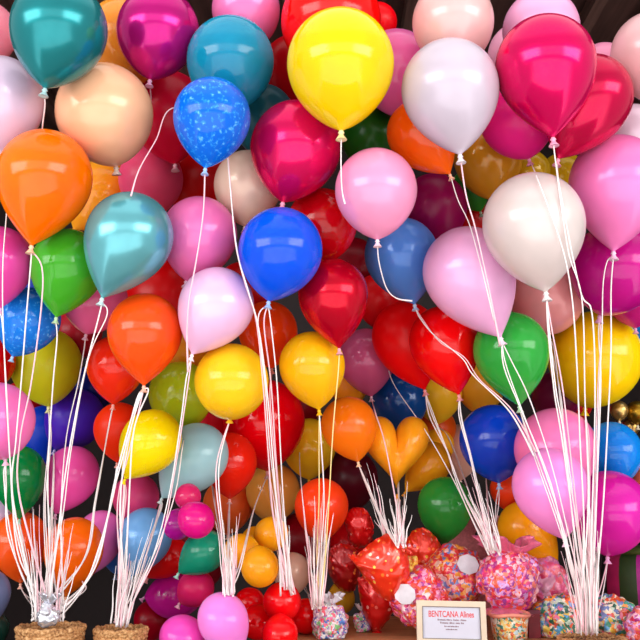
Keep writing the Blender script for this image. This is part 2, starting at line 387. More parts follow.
# ------------------------------------------------------------------ pack the balloons in depth: each as near as it can be, touching and not cutting those in front
def profile_r(s, L):
    e = min(0.95, 0.5 + max(0.0, L - 1.0) * 0.95)
    return max(0.0, 1 - s * s) ** e
def proxies(q, d):
    k = d / FOCAL
    c = Vector(((q['cx'] - 320) * k, (320 - q['cy']) * k, d))
    out = [(c, q['R'] * k)]
    a = q['ax']
    for s in (0.3, 0.55, 0.75, 0.9):
        out.append((c + a * (q['Lp'] * k * s), profile_r(s, q['Lp'] / q['R']) * q['R'] * k * 0.96))
    if q['T'] > 1.1:
        out.append((c - a * ((q['T'] - 0.85) * q['R'] * k), q['R'] * k * 0.85))
    return out
def setup(q):
    dx, dy = q['nx'] - q['cx'], -(q['ny'] - q['cy'])
    Lp = math.hypot(dx, dy)
    L3 = max(Lp, 1.12 * q['R'])
    dz = math.sqrt(max(0.0, L3 * L3 - Lp * Lp))
    if dz < 0.12 * L3: dz = -0.10 * L3
    v = Vector((dx, dy, dz)); q['Lp'] = v.length; q['ax'] = v.normalized()
FIXED = []      # spheres of the things that stand on the table, in camera coordinates
def fx(px, py, rp, d): FIXED.append((Vector(((px - 320) * d / FOCAL, (320 - py) * d / FOCAL, d)), rp * d / FOCAL, px, py, rp, d))
for a_ in ((420, 598, 29, 3.02), (454, 577, 32, 3.16), (503, 580, 30, 3.02), (330, 622, 19, 2.98), (565, 620, 30, 3.02), (612, 618, 24, 3.06), (546, 590, 23, 3.24), (380, 566, 22, 2.99), (378, 600, 18, 3.12), (424, 555, 22, 3.22), (345, 567, 18, 3.22), (360, 528, 16, 3.32), (51, 640, 34, 2.82), (121, 645, 27, 2.84)): fx(*a_)
def solve():
    done = [([(f[0], f[1])], f[5], f[4], f[2], f[3]) for f in FIXED]
    for q in B: setup(q)
    order = sorted(range(len(B)), key=lambda i: (B[i]['rank'], i))
    for i in order:
        q = B[i]
        d = q['dmin'] or max(2.6 + 0.35 * max(0, q['cy']) / 640, min(3.3, FOCAL * 0.105 / q['R']))
        if q['R'] < 22 and not q['dmin']: d = 2.95
        while d < 7:
            P = proxies(q, d); ok = True; push = 0
            for (PP, dd, R2, cx2, cy2) in done:
                if math.hypot(q['cx'] - cx2, q['cy'] - cy2) > (q['R'] + R2) * 1.9: continue
                hit = False
                for (c1, r1) in P:
                    for (c2, r2) in PP:
                        lat = math.hypot(c1.x - c2.x, c1.y - c2.y)
                        if lat < (r1 + r2) * 0.97:
                            need = math.sqrt(((r1 + r2) * 0.985) ** 2 - lat * lat)
                            if c1.z < c2.z + need: hit = True
                if hit: ok = False; break
            if ok: break
            d += 0.008
        q['d'] = d; q['P'] = proxies(q, d)
        done.append((q['P'], d, q['R'], q['cx'], q['cy']))
solve()
ID = {q['id']: q for q in B}
CAMROT = Matrix(((1, 0, 0), (0, -SP, CP), (0, CP, SP)))     # camera (right, up, depth) -> world
def cw(v): return CAMROT @ v + Vector((0, 0, CAM_H))
def build_skin(q):
    k = q['d'] / FOCAL; R = q['R'] * k; L = q['Lp'] * k
    c = cw(Vector(((q['cx'] - 320) * k, (320 - q['cy']) * k, q['d'])))
    a = (CAMROT @ q['ax']).normalized()
    prof = []
    for j in range(1, 17):
        t = math.pi / 2 * j / 16
        prof.append((-R * q['T'] * math.cos(t), R * math.sin(t)))
    prof.insert(0, (-R * q['T'] * 1.0, R * 0.004))
    for j in range(1, 19):
        s = j / 18 * 0.985
        prof.append((L * s, max(R * profile_r(s, q['Lp'] / q['R']), R * 0.045)))
    prof.append((L * 1.0, R * 0.045))
    q['neck'] = c + a * L; q['a'] = a; q['Rm'] = R
    return lathe(c, a, prof, 48)
GROUP = 'balloons massed in the stall display'
def heart_mesh(q):
    k = q['d'] / FOCAL; N = 64; R_ = 14; V = []; F = []
    c0 = (396.0, 452.0); th = 29 * k
    P = []
    for i in range(N):
        t = 2 * math.pi * i / N
        x = 16 * math.sin(t) ** 3; y = 13 * math.cos(t) - 5 * math.cos(2 * t) - 2 * math.cos(3 * t) - math.cos(4 * t)
        P.append((x / 16 * 33.5, -(y + 2.5) / 14.5 * 36))
    for side in (-1, 1):
        for j in range(R_ + 1):
            f = math.sin(j / R_ * math.pi / 2)
            for i in range(N):
                x, y = P[i][0] * f, P[i][1] * f
                val = 1 - 0.34 * math.exp(-(x / 7.0) ** 2) * max(0.25, min(1, 0.75 - y / 40))
                z = side * th * math.sqrt(max(0, 1 - f * f)) * val
                V.append(cw(Vector(((c0[0] + x - 320) * k, (320 - c0[1] - y) * k, q['d'] + z))))
    M = N * (R_ + 1)
    for s in (0, 1):
        for j in range(R_):
            for i in range(N):
                k2 = (i + 1) % N; g = (j * N + i, j * N + k2, (j + 1) * N + k2, (j + 1) * N + i)
                F.append(tuple(v + s * M for v in (g[::-1] if s == 0 else g)))
    return V, F
CROOT = {}
for q in B:
    V, F = build_skin(q)
    if q.get('cluster'):
        cn = q['cluster']
        if cn not in CROOT:
            mem = [o for o in B if o.get('cluster') == cn]
            m_ = sum((cw(o['P'][0][0]) for o in mem), Vector((0, 0, 0))) / len(mem)
            CROOT[cn] = thing('balloon_cluster', q['label'], 'balloon cluster', m_, 'clusters of small balloons')
        obj('small_balloon', V, F, balloon_mat(q['col'], q['fin']), CROOT[cn])
        q['root'] = CROOT[cn]; q['lip'] = q['neck']
        continue
    root = thing('heart_balloon' if q.get('heart') else 'balloon', q['label'], 'balloon', q['neck'], GROUP)
    if q.get('heart'):
        V, F = heart_mesh(q)
    o = obj('skin', V, F, balloon_mat(q['col'], q['fin']), root)
    if q.get('heart'):
        fix(o); bm = bmesh.new(); bm.from_mesh(o.data); bmesh.ops.remove_doubles(bm, verts=bm.verts, dist=1e-5); bmesh.ops.recalc_face_normals(bm, faces=bm.faces); bm.to_mesh(o.data); bm.free(); sub(o)
    q['root'] = root
    # tied neck: a short stem, the tie, and the flared lip below it
    w = max(0.011, 0.105 * q['Rm'])
    yel = q['fin'] == 's' and q['col'][0] > 240 and q['col'][1] > 155
    col = q['col'] if yel else tuple(int(v * 0.35 + 255 * 0.62) for v in q['col'])
    down = (q['a'] * 0.6 + Vector((0, -0.1, -0.5))).normalized()
    V, F = lathe(q['neck'] - q['a'] * w * 0.2, down, [(0, w * .32), (w * .45, w * .42), (w * .7, w * .6), (w * .85, w * .34), (w * 1.3, w * .55), (w * 1.9, w * .98), (w * 2.0, w * 1.0), (w * 1.85, w * .6)], 14)
    obj('knot', V, F, plain('tied latex', col, 0.4), root)
    q['lip'] = q['neck'] + down * w * 1.0
# ------------------------------------------------------------------ ribbons: each hangs taut from its balloon, over whatever bulges in front of it
def front_depth(px, py, skip):
    x, y = (px - 320) / FOCAL, (320 - py) / FOCAL
    n2 = x * x + y * y + 1; best = 99.0
    for q in B:
        if q['id'] in skip or abs(q['cx'] - px) > q['R'] * 2.2 or abs(q['cy'] - py) > q['R'] * 2.2: continue
        for c, r in q['P']:
            bq = c.x * x + c.y * y + c.z; cc = c.length_squared - (r * 1.03 + 0.004) ** 2
            disc = bq * bq - n2 * cc
            if disc > 0: best = min(best, (bq - math.sqrt(disc)) / n2)
    for c, r in [f[:2] for f in FIXED]:
        bq = c.x * x + c.y * y + c.z; cc = c.length_squared - r * r
        disc = bq * bq - n2 * cc
        if disc > 0: best = min(best, (bq - math.sqrt(disc)) / n2)
    return best
def smooth_px(pts, n):
    out = []; m = len(pts)
    for k in range(n):
        t = k / (n - 1) * (m - 1); i = min(m - 2, int(t)); f = t - i
        p0, p1, p2, p3 = pts[max(0, i - 1)], pts[i], pts[i + 1], pts[min(m - 1, i + 2)]
        out.append(tuple(0.5 * (2 * p1[c] + (p2[c] - p0[c]) * f + (2 * p0[c] - 5 * p1[c] + 4 * p2[c] - p3[c]) * f * f + (3 * p1[c] - p0[c] - 3 * p2[c] + p3[c]) * f ** 3) for c in (0, 1)))
    return out
def w2px(p):
    r = CAMROT.transposed() @ (p - Vector((0, 0, CAM_H)))
    return (320 + r.x / r.z * FOCAL, 320 - r.y / r.z * FOCAL, r.z)
RIB = plain('curling ribbon', (248, 240, 240), 0.35, 0, 0.04)
RIBP = plain('curling ribbon', (250, 205, 215), 0.35, 0, 0.04)
RIBY = plain('curling ribbon', (250, 225, 150), 0.35, 0, 0.04)
def ribbon(bid, mids, end, gd, mat=RIB, rad=0.0022, n=44, raw=False):
    q = ID[bid]; sx, sy, sz = w2px(q['lip'])
    pts = [(sx, sy)] + list(mids) + [end]
    px = smooth_px(pts, n)
    skip = {bid}
    for o in B:
        if o['id'] != bid and o['d'] < sz and math.hypot(o['cx'] - sx, o['cy'] - sy) < o['R'] * 1.05: skip.add(o['id'])
    ge = gd if raw else min(gd, front_depth(end[0], end[1], ()) - 0.004)
    L = [0.0]
    for i in range(1, n): L.append(L[-1] + math.hypot(px[i][0] - px[i - 1][0], px[i][1] - px[i - 1][1]))
    z = []
    for i in range(n):
        t = L[i] / max(1e-6, L[-1]); zz = sz + (ge - sz) * t
        if 0 < i < n - 1 and not raw: zz = min(zz, front_depth(px[i][0], px[i][1], skip))
        z.append(zz)
    hull = []
    for i in range(n):
        while len(hull) > 1:
            a, c = hull[-2], hull[-1]
            if (z[c] - z[a]) * (L[i] - L[a]) >= (z[i] - z[a]) * (L[c] - L[a]): hull.pop()
            else: break
        hull.append(i)
    zz = []; h = 0
    for i in range(n):
        while h < len(hull) - 2 and L[hull[h + 1]] < L[i]: h += 1
        a, c = hull[h], hull[h + 1]; f = (L[i] - L[a]) / max(1e-6, L[c] - L[a])
        zz.append(z[a] + (z[c] - z[a]) * f)
    P = [at(px[i][0], px[i][1], zz[i]) for i in range(n)]
    V, F = tube(P, lambda t: rad * (1 + 0.6 * max(0, (t - 0.7) / 0.3)), 5)
    obj('ribbon', V, F, mat, q['root'])
rr = random.Random(3)
def J(s): return rr.uniform(-s, s)
def G1(): return ((48 + J(17), 618 + J(3)), 2.79)
def G2(): return ((121 + J(8), 622 + J(3)), 2.80)
def G3(): return ((229 + J(6), 593 + J(3)), 2.98)
def G4(): return ((287 + J(9), 590 + J(6)), 2.93)
def G5(): return ((317 + J(7), 606 + J(4)), 2.93)
def G6(): return ((400 + J(6), 545 + J(4)), 2.92)
def G7(): return ((494 + J(7), 552 + J(5)), 2.90)
def G8(): return ((588 + J(11), 632 + J(2)), 2.76)
def rb(bid, G, *mids, mat=None, n=1):
    for k in range(n):
        e, g = G()
        ms = [(x + (J(3) if k else 0), y + (J(3) if k else 0)) for x, y in mids]
        ribbon(bid, ms, e, g, mat or (RIB, RIBP)[rr.random() < 0.2], 0.0022 * rr.uniform(0.85, 1.15))
# left basket
ribbon('teal', [(45, 105), (43, 122)], (40, 150), 2.80, RIB, raw=True)
rb('orangeleft', G1, (31, 260), (26, 320), (21, 384), (16, 440), (13, 500), n=1)
rb('orangeleft', G1, (42, 268), (41, 310), (31, 384), (20, 440), (20, 500))
rb('fuchsialeft', G1, (3, 330), (6, 390), (10, 460), (16, 530))
rb('lavleft', G1, (7, 200), (3, 260), (3, 320), (7, 400), (11, 470), (20, 560))
rb('greenleft', G1, (57, 340), (53, 384), (48, 470), (49, 530))
rb('olive', G1, (49, 440), (44, 500), (46, 560), n=2)
rb('tealpearl', G1, (100, 312), (82, 384), (66, 470), (56, 550), mat=RIB)
rb('tealpearl', G1, (107, 315), (88, 360), (71, 450), (60, 530), mat=RIB)
rb('roseleft', G1, (84, 350), (78, 384), (66, 440), (61, 520))
rb('blueleft2', G1, (33, 490), (36, 550))
rb('indigo', G1, (53, 480), (50, 550), n=2)
rb('pinkleft', G1, (4, 480), (10, 530), (24, 580), n=2)
rb('greenlow', G1, (24, 550), (34, 590), n=2)
rb('pinklow', G1, (55, 540), (52, 580), n=3)
rb('tomato', G1, (28, 600), n=2)
rb('orangelow', G1, (62, 605), n=2)
rb('reddish', G1, (108, 430), (96, 500), (84, 560), n=2)
rb('reddish2', G1, (113, 490), (100, 550), (80, 590), n=3)
rb('orangered', G1, (134, 410), (115, 480), (98, 560), (72, 600), n=2)
rb('lilaclow', G1, (80, 590), n=2)
# second basket
rb('orangered', G2, (138, 400), (127, 450), (120, 512), n=3)
rb('orangered', G2, (148, 392), (134, 430), (129, 500))
rb('yellowlow', G2, (124, 500), (119, 560), n=4)
rb('aqualow', G2, (160, 510), (148, 550), (132, 595), n=3)
rb('lime', G2, (184, 440), (176, 490), (160, 540), (138, 590))
rb('lav', G2, (186, 380), (181, 420), (170, 490), (155, 550), (136, 595), mat=RIB)
rb('lav', G2, (190, 370), (184, 412), (175, 470), (160, 545), (134, 600), mat=RIBP)
rb('skyblue', G2, (128, 590), n=3)
rb('roselow', G2, (134, 545), (127, 590), n=2)
rb('marble', lambda: ((188, 372), 2.72), (203, 215), (196, 262), (189, 300), (187, 335), mat=RIBP)
ribbon('magtop', [(151, 98)], (150, 112), 3.0, RIBP, raw=True)
rb('cyan', lambda: ((131, 196), 2.7), (173, 108), (156, 140), (139, 170), mat=RIBP)
# third bundle
rb('yellowmid', G3, (216, 470), (222, 540), n=2)
rb('redlow98', G3, (229, 520), (229, 565), n=3)
rb('orange99', G3, (232, 560), n=3)
rb('redfill3', G3, (214, 495), (221, 545), n=2)
rb('redcentre', G3, (254, 510), (240, 570), n=2)
# fourth
rb('blue', G4, (258, 320), (265, 384), (270, 450), (278, 520), mat=RIB)
rb('blue', G4, (264, 325), (271, 384), (276, 460), (282, 530), mat=RIBP)
rb('blue', G4, (271, 325), (277, 384), (281, 460), (286, 540), mat=RIB)
rb('cyan', G4, (230, 180), (235, 240), (244, 280), (256, 320), (263, 384), (268, 450), (274, 520), mat=RIBP)
rb('cyan', G4, (229, 175), (237, 250), (248, 290), (259, 330), (268, 400), (273, 460), (279, 520), mat=RIB)
rb('redcentre', G4, (272, 510), (279, 550))
rb('orangered79', G4, (270, 400), (276, 470), (282, 530), mat=RIBP)
rb('peachlow', G4, (280, 555), n=2)
# fifth
rb('goldmid', G5, (319, 440), (319, 500), (317, 560), mat=RIBY)
rb('goldmid', G5, (321, 440), (324, 500), (321, 560))
rb('crimsontear', G5, (338, 375), (333, 430), (329, 500), (325, 560), mat=RIBY)
rb('goldlow', G5, (312, 510), (314, 560), n=2)
rb('redfill5', G5, (300, 470), (306, 530), (311, 570))
rb('orlow', G5, (320, 560), n=3)
rb('redfill4', G5, (305, 590), n=2)
# sixth
rb('orangeheart', G6, (398, 515), n=4)
rb('orangemid', G6, (370, 490), (385, 525), n=4)
rb('mauve', G6, (376, 415), (384, 440), (392, 480), mat=RIBP)
rb('navyc', G6, (398, 460), (399, 500), n=2)
rb('amberpetal', G6, (404, 515), n=2)
# seventh
rb('redpairL', G7, (432, 415), (447, 450), (464, 495), n=3)
rb('redpairR', G7, (462, 420), (472, 460), (482, 510), n=3)
rb('redperi', G7, (387, 365), (396, 388), (425, 430), (452, 477), (478, 530), mat=RIB)
rb('amber87', G7, (450, 440), (472, 500), n=2)
rb('amber87b', G7, (484, 450), (488, 505), n=2)
rb('blueright', G7, (498, 510), n=2)
rb('salmonsm', G7, (470, 500), (483, 530), n=2)
rb('peri', lambda: ((534, 456), 2.85), (420, 318), (434, 335), (462, 358), (474, 376), (510, 412), mat=RIB)
rb('peri', lambda: ((536, 452), 2.85), (423, 320), (440, 342), (464, 357), (480, 380), (512, 410), mat=RIBP)
rb('pinkpearl', lambda: ((412, 301), 2.8), (379, 262), (386, 287), (396, 298), mat=RIB)
rb('yellowtop', lambda: ((345, 204), 2.6), (341, 165), (342, 190), mat=RIB)
# right bundle
rb('ltpink', G8, (506, 365), (522, 410), (548, 480), (570, 555), mat=RIB, n=2)
rb('ltpink', G8, (511, 360), (530, 400), (553, 470), (575, 560), mat=RIB)
rb('whitepearl', lambda: ((500, 345), 2.7), (466, 195), (475, 227), (486, 275), mat=RIBP)
rb('orangered24', lambda: ((494, 320), 2.7), (458, 200), (470, 226), (482, 270), mat=RIB)
rb('creamwhite', G8, (548, 330), (554, 390), (562, 440), (577, 550), mat=RIB, n=2)
rb('creamwhite', G8, (552, 330), (562, 384), (570, 450), (582, 560))
rb('salmon', G8, (554, 350), (560, 400), (568, 460), (581, 560), n=2)
rb('greenright', G8, (530, 440), (552, 500), (574, 570), n=2)
rb('fuchsiaback', G8, (534, 170), (560, 240), (571, 290), (576, 350), (580, 440), (584, 540))
rb('hotpink', G8, (556, 165), (568, 250), (582, 300), (585, 400), (588, 512))
rb('crimsonmet', G8, (560, 190), (580, 290), (592, 314), (595, 400), (592, 520))
rb('magright', G8, (601, 340), (598, 384), (595, 480), (593, 570), n=2)
rb('pinkedge', G8, (611, 290), (611, 350), (608, 420), (602, 520), mat=RIB)
rb('pinkedge', G8, (607, 262), (603, 285), (602, 330), (599, 400), (595, 520))
rb('yellowright', G8, (588, 450), (590, 540), n=2)
rb('pinkR', G8, (588, 520), (589, 570), n=3)
rb('pinkR2', G8, (572, 575), n=3)
rb('amberR', G8, (570, 595), n=2)
rb('magR', G8, (600, 590), n=2)
# ------------------------------------------------------------------ gathered bunches of ribbon tails
def bunch(label, base, bw, d, tops, n, seed, bulge=0.0):
    """n ribbon tails rising from one tied end and fanning out towards the tops (picture points)"""
    g = random.Random(seed); o = at(base[0], base[1], d)
    root = thing('ribbon_bunch', label, 'ribbons', o, 'gathered bunches of white ribbon')
    dd = min([d] + [front_depth(base[0] + s * bw, base[1], ()) - 0.004 for s in (-1, 0, 1)])
    for i in range(n):
        f = g.random(); a = f * (len(tops) - 1); k = min(len(tops) - 2, int(a)); f2 = a - k
        tx = tops[k][0] + (tops[k + 1][0] - tops[k][0]) * f2 + g.uniform(-2, 2); ty = tops[k][1] + (tops[k + 1][1] - tops[k][1]) * f2 + g.uniform(-32, 20)
        bx = base[0] + (f - 0.5) * 2 * bw + g.uniform(-1.5, 1.5); by = base[1] + g.uniform(-3, 3)
        N = 16; px = []
        for j in range(N):
            t = j / (N - 1); e = t ** 1.25
            px.append((bx + (tx - bx) * e + 0.6 * math.sin(t * 9 + i), by + (ty - by) * t))
        z = []
        for j in range(N): z.append(min(dd + 0.012 * math.sin(i * 2.4), front_depth(px[j][0], px[j][1], ()) - 0.002))
        for _ in range(3): z = [z[0]] + [min(z[j], (z[j - 1] + z[j + 1]) / 2) for j in range(1, N - 1)] + [z[-1]]
        V, F = tube([at(px[j][0], px[j][1], z[j]) for j in range(N)], (lambda r0: (lambda t: r0 * (1 - 0.8 * t)))(g.uniform(0.0020, 0.0036)), 5)
        obj('ribbon', V, F, (RIB, RIB, RIBP)[i % 3], root)
bunch('fan of white ribbon tails standing in the left straw basket', (47, 619), 16, 2.77, [(22, 548), (40, 535), (60, 540), (82, 560)], 24, 1)
bunch('white ribbon tails standing in the second straw basket', (120, 625), 8, 2.79, [(116, 555), (124, 560), (140, 560), (153, 545)], 20, 2)
bunch('pale ribbon tails gathered behind the light pink balloon at the bottom', (230, 594), 5, 3.0, [(214, 540), (226, 530), (234, 535), (240, 545)], 14, 3)
bunch('white ribbon tails reaching down to the red cluster', (286, 588), 5, 2.80, [(270, 500), (278, 505), (290, 520)], 8, 4)
bunch('white ribbon tails gathered above the little clear candy bag', (317, 606), 5, 2.93, [(304, 530), (315, 520), (326, 525), (332, 530)], 18, 5)
bunch('white ribbon tails under the orange heart balloon', (400, 543), 4, 2.92, [(387, 512), (397, 512), (411, 512)], 20, 6)
bunch('pinkish ribbon tails slanting left of those under the heart balloon', (386, 538), 4, 3.1, [(366, 492), (374, 500), (380, 508)], 9, 7)
bunch('white ribbon tails slanting up from the magenta candy parcel', (494, 552), 6, 2.88, [(464, 498), (474, 500), (482, 508), (489, 514)], 14, 8)
bunch('thick white ribbon bundle standing in the shallow basket at the lower right', (588, 633), 11, 2.74, [(562, 560), (575, 545), (590, 540), (604, 545)], 30, 9)
# ------------------------------------------------------------------ setting
def slab(name, x0, x1, y0, y1, z0, z1, mat, kind='structure'):
    V, F = box(((x0 + x1) / 2, (y0 + y1) / 2, (z0 + z1) / 2), x1 - x0, y1 - y0, z1 - z0)
    o = obj_at(name, ((x0 + x1) / 2, (y0 + y1) / 2, z0), V, F, mat, kind=kind); return o
def wood(name, c0, c1, axis=0, boards=7.0, rough=0.6):
    m, nt, bs = new_mat(name); vec = coords(nt)
    mp = nt.nodes.new('ShaderNodeMapping'); nt.links.new(vec, mp.inputs['Vector'])
    s = [14, 14, 14]; s[axis] = 1.2; mp.inputs['Scale'].default_value = s
    n = noise_tex(nt, mp.outputs['Vector'], 2.0, 6)
    r = ramp(nt, n.outputs['Fac'], [(0.3, lin(c0)), (0.7, lin(c1))])
    nt.links.new(r.outputs['Color'], bs.inputs['Base Color']); bs.inputs['Roughness'].default_value = rough
    return m
DARK = wood('stained boards', (62, 40, 36), (92, 62, 56), 1)
YB = 5.6
slab('floor', -2.4, 2.4, 0.6, YB, -0.05, 0.0, plain('concrete', (170, 160, 152), 0.8))
slab('wall_back', -2.4, 2.4, YB, YB + 0.1, 0.0, 3.75, plain('red brown boards', (30, 12, 14), 0.7))
slab('wall_left', -2.4, -2.3, 3.2, YB, 0.0, 3.75, DARK)
slab('wall_right', 2.3, 2.4, 3.2, YB, 0.0, 3.75, DARK)
slab('ceiling', -2.4, 2.4, 2.9, YB + 0.1, 3.75, 3.8, DARK)
for i in range(16):
    x = -2.25 + i * 0.3
    slab('trim_%d' % (i + 1), x - 0.03, x + 0.03, 2.95, YB, 3.67, 3.75, wood('beam', (74, 50, 44), (112, 80, 72), 1) if i == 0 else bpy.data.materials['beam'])
TZ = 0.865
TABLE = wood('table wood', (172, 114, 72), (206, 146, 98), 0)
def table(name, label, x0, x1, y0, y1, z, mat):
    root = thing(name, label, 'table', ((x0 + x1) / 2, (y0 + y1) / 2, 0.0))
    V, F = box(((x0 + x1) / 2, (y0 + y1) / 2, z - 0.02), x1 - x0, y1 - y0, 0.04)
    obj('table_top', V, F, mat, root, smooth=False)
    for x in (x0 + 0.04, x1 - 0.04):
        for y in (y0 + 0.04, y1 - 0.04):
            V, F = box((x, y, (z - 0.04) / 2), 0.05, 0.05, z - 0.04); obj('leg', V, F, mat, root, smooth=False)
table('display_table', 'brown wooden table under the candy parcels and the framed sign', -0.115, 1.5, 2.55, 3.75, TZ, TABLE)
table('low_bench', 'low dark wooden bench under the straw baskets', -1.5, -0.14, 2.55, 3.75, 0.66, wood('bench wood', (60, 40, 34), (92, 64, 52), 0))
# ------------------------------------------------------------------ clusters of small balloons are built with the balloons; the heart too
# ------------------------------------------------------------------ straw baskets
def straw_mat():
    m, nt, bs = new_mat('twisted straw'); vec = coords(nt)
    n = noise_tex(nt, vec, 130.0, 4)
    r = ramp(nt, n.outputs['Fac'], [(0.3, lin((120, 76, 40))), (0.5, lin((190, 135, 82))), (0.7, lin((228, 184, 132)))])
    nt.links.new(r.outputs['Color'], bs.inputs['Base Color']); bs.inputs['Roughness'].default_value = 0.75
    return m
STRAW = straw_mat()
def basket(px, py_rim, d, rpx, zb, label, weight=None):
    k = d / FOCAL; c = at(px, py_rim, d); r = rpx * k
    root = thing('straw_basket', label, 'basket', (c.x, c.y, zb), 'straw baskets holding ribbons')
    h = c.z - zb; rows = max(2, int(h / 0.013)); parts = []
    for j in range(rows):
        z = zb + 0.007 + (h - 0.014) * j / (rows - 1); rad = r * (0.82 + 0.18 * j / (rows - 1))
        pts = []
        for i in range(73):
            a = 2 * math.pi * i / 72
            w = 0.0025 * math.sin(a * 24 + j * math.pi)
            pts.append(Vector((c.x + (rad + w) * math.cos(a), c.y + (rad + w) * math.sin(a), z + 0.001 * math.sin(a * 11 + j))))
        parts.append(tube(pts, 0.0085, 7))
    V, F = merge(parts); obj('woven_side', V, F, STRAW, root)
    parts = []
    pts = [Vector((c.x + r * 1.02 * math.cos(a), c.y + r * 1.02 * math.sin(a), c.z + 0.002 * math.sin(a * 9))) for a in [2 * math.pi * i / 72 for i in range(73)]]
    V, F = tube(pts, lambda t: 0.0095 + 0.002 * math.sin(t * 150), 8); obj('rim', V, F, STRAW, root)
    V, F = lathe(Vector((c.x, c.y, zb + 0.004)), Vector((0, 0, 1)), [(0, r * .78), (h * 0.85, r * .92), (h * 0.9, r * 0.3)], 32); obj('lining', V, F, plain('sacking', (120, 84, 56), 0.9), root)
    g = random.Random(int(px)); parts = []
    for i in range(150):
        a = g.uniform(0, 2 * math.pi); q = r * math.sqrt(g.random()) * 0.88; p = Vector((c.x + q * math.cos(a), c.y + q * math.sin(a), zb + h * 0.9 + g.uniform(0, .012)))
        dv = Vector((g.uniform(-1, 1), g.uniform(-1, 1), g.uniform(-.2, .5))).normalized() * g.uniform(0.012, 0.03)
        parts.append(tube([p - dv * .5, p + Vector((0, 0, .003)), p + dv * .5], 0.0011, 4))
    V, F = merge(parts); o = obj('straw_filling', V, F, STRAW, root); o['kind'] = 'stuff'
    return root
basket(51, 628, 2.80, 31, 0.66, 'round straw basket at the bottom left, bristling with white ribbons')
basket(121, 630, 2.82, 24, 0.66, 'smaller straw basket, second from the left, under the sky blue balloon')
basket(592, 640, 2.78, 31, TZ, 'shallow straw basket at the bottom right holding the thick ribbon bundle')
# ------------------------------------------------------------------ crumpled, wrapped things
def crumple(c, rx, ry, rz, amp, fr, seed, flat=None, sub_=4, pinch=0.0):
    bm = bmesh.new(); bmesh.ops.create_icosphere(bm, subdivisions=sub_, radius=1.0)
    off = Vector((seed * 7.3, seed * 3.1, seed * 1.7)); V = []
    for v in bm.verts:
        p = v.co.copy(); s = Vector((p.x * rx, p.y * ry, p.z * rz))
        dist = noise.voronoi(s * fr + off)[0]
        n = (0.5 - dist[0]) * amp + noise.noise(s * fr * 0.45 + off) * amp * 0.8
        s = s + p * n
        if pinch and p.z > 0: f = 1 - pinch * p.z ** 2; s.x *= f; s.y *= f
        if flat is not None: s.z = max(s.z, flat)
        V.append(Vector(c) + s)
    F = [tuple(v.index for v in f.verts) for f in bm.faces]; bm.free()
    return V, F
def ruffle(c, r0, r1, h, seed, n=72, rings=7, lobes=9):
    """an open frilled collar of film"""
    g = random.Random(seed); V = []; F = []; ph = [g.uniform(0, 6.28) for _ in range(3)]
    for side in (0, 1):
        for j in range(rings):
            t = j / (rings - 1)
            for i in range(n):
                a = 2 * math.pi * i / n
                w = t * (0.22 * math.sin(lobes * a + ph[0]) + 0.14 * math.sin((lobes * 2 + 1) * a + ph[1]))
                r = r0 + (r1 - r0) * t ** 0.8; r *= 1 + w; r += 0.0012 * side
                V.append(Vector(c) + Vector((r * math.cos(a), r * math.sin(a), h * t * (1 + 0.35 * math.sin((lobes - 2) * a + ph[2])))))
    N = n * rings
    for side in (0, 1):
        for j in range(rings - 1):
            for i in range(n):
                k = (i + 1) % n; q = (j * n + i, j * n + k, (j + 1) * n + k, (j + 1) * n + i)
                F.append(tuple(x + side * N for x in (q if side == 0 else q[::-1])))
    for i in range(n):
        k = (i + 1) % n; a = (rings - 1) * n
        F.append((a + i, a + k, N + a + k, N + a + i))
    return V, F
def disc_on(c, nrm, rad, thick=0.002, seg=24, sy=1.0):
    a, u, w = frame_of(nrm); V = []; F = []
    for h in (0, thick):
        for i in range(seg):
            t = 2 * math.pi * i / seg; V.append(Vector(c) + a * h + u * math.cos(t) * rad + w * math.sin(t) * rad * sy)
    F.append(tuple(range(seg - 1, -1, -1))); F.append(tuple(seg + i for i in range(seg)))
    for i in range(seg): k = (i + 1) % seg; F.append((i, k, seg + k, seg + i))
    return V, F
PINKMIX = confetti('wrapped sweets', [(240, 70, 50), (245, 120, 170), (255, 150, 60), (205, 40, 120), (250, 220, 220), (235, 60, 130), (250, 90, 40), (170, 60, 150), (245, 150, 190), (225, 30, 40)], 62)
PINKMIX2 = confetti('wrapped sweets', [(240, 60, 45), (250, 110, 60), (240, 90, 150), (255, 200, 200), (220, 30, 50), (120, 130, 200), (250, 160, 60), (235, 60, 50), (245, 190, 170), (230, 50, 90)], 62)
MAGMIX = confetti('wrapped sweets', [(235, 60, 130), (160, 60, 160), (245, 140, 190), (240, 90, 60), (215, 160, 225), (225, 40, 90), (250, 190, 205), (180, 40, 140), (245, 120, 100)], 66)
GAYMIX = confetti('wrapped sweets', [(250, 150, 50), (60, 150, 120), (90, 170, 220), (245, 210, 90), (240, 120, 150), (40, 110, 90), (250, 235, 215), (235, 90, 50), (110, 130, 190), (200, 220, 200)], 62)
CLEARMIX = confetti('wrapped sweets', [(235, 235, 240), (70, 120, 200), (240, 120, 170), (215, 215, 225), (130, 210, 140), (240, 90, 110), (250, 225, 230), (170, 120, 190), (210, 200, 210)], 95)
def film(col, rough=0.22):
    return plain('crinkled film', col, rough, 0.15, 0.2, 60, 0.8, 0.6)
PAPER = plain('white label paper', (215, 214, 222), 0.6)
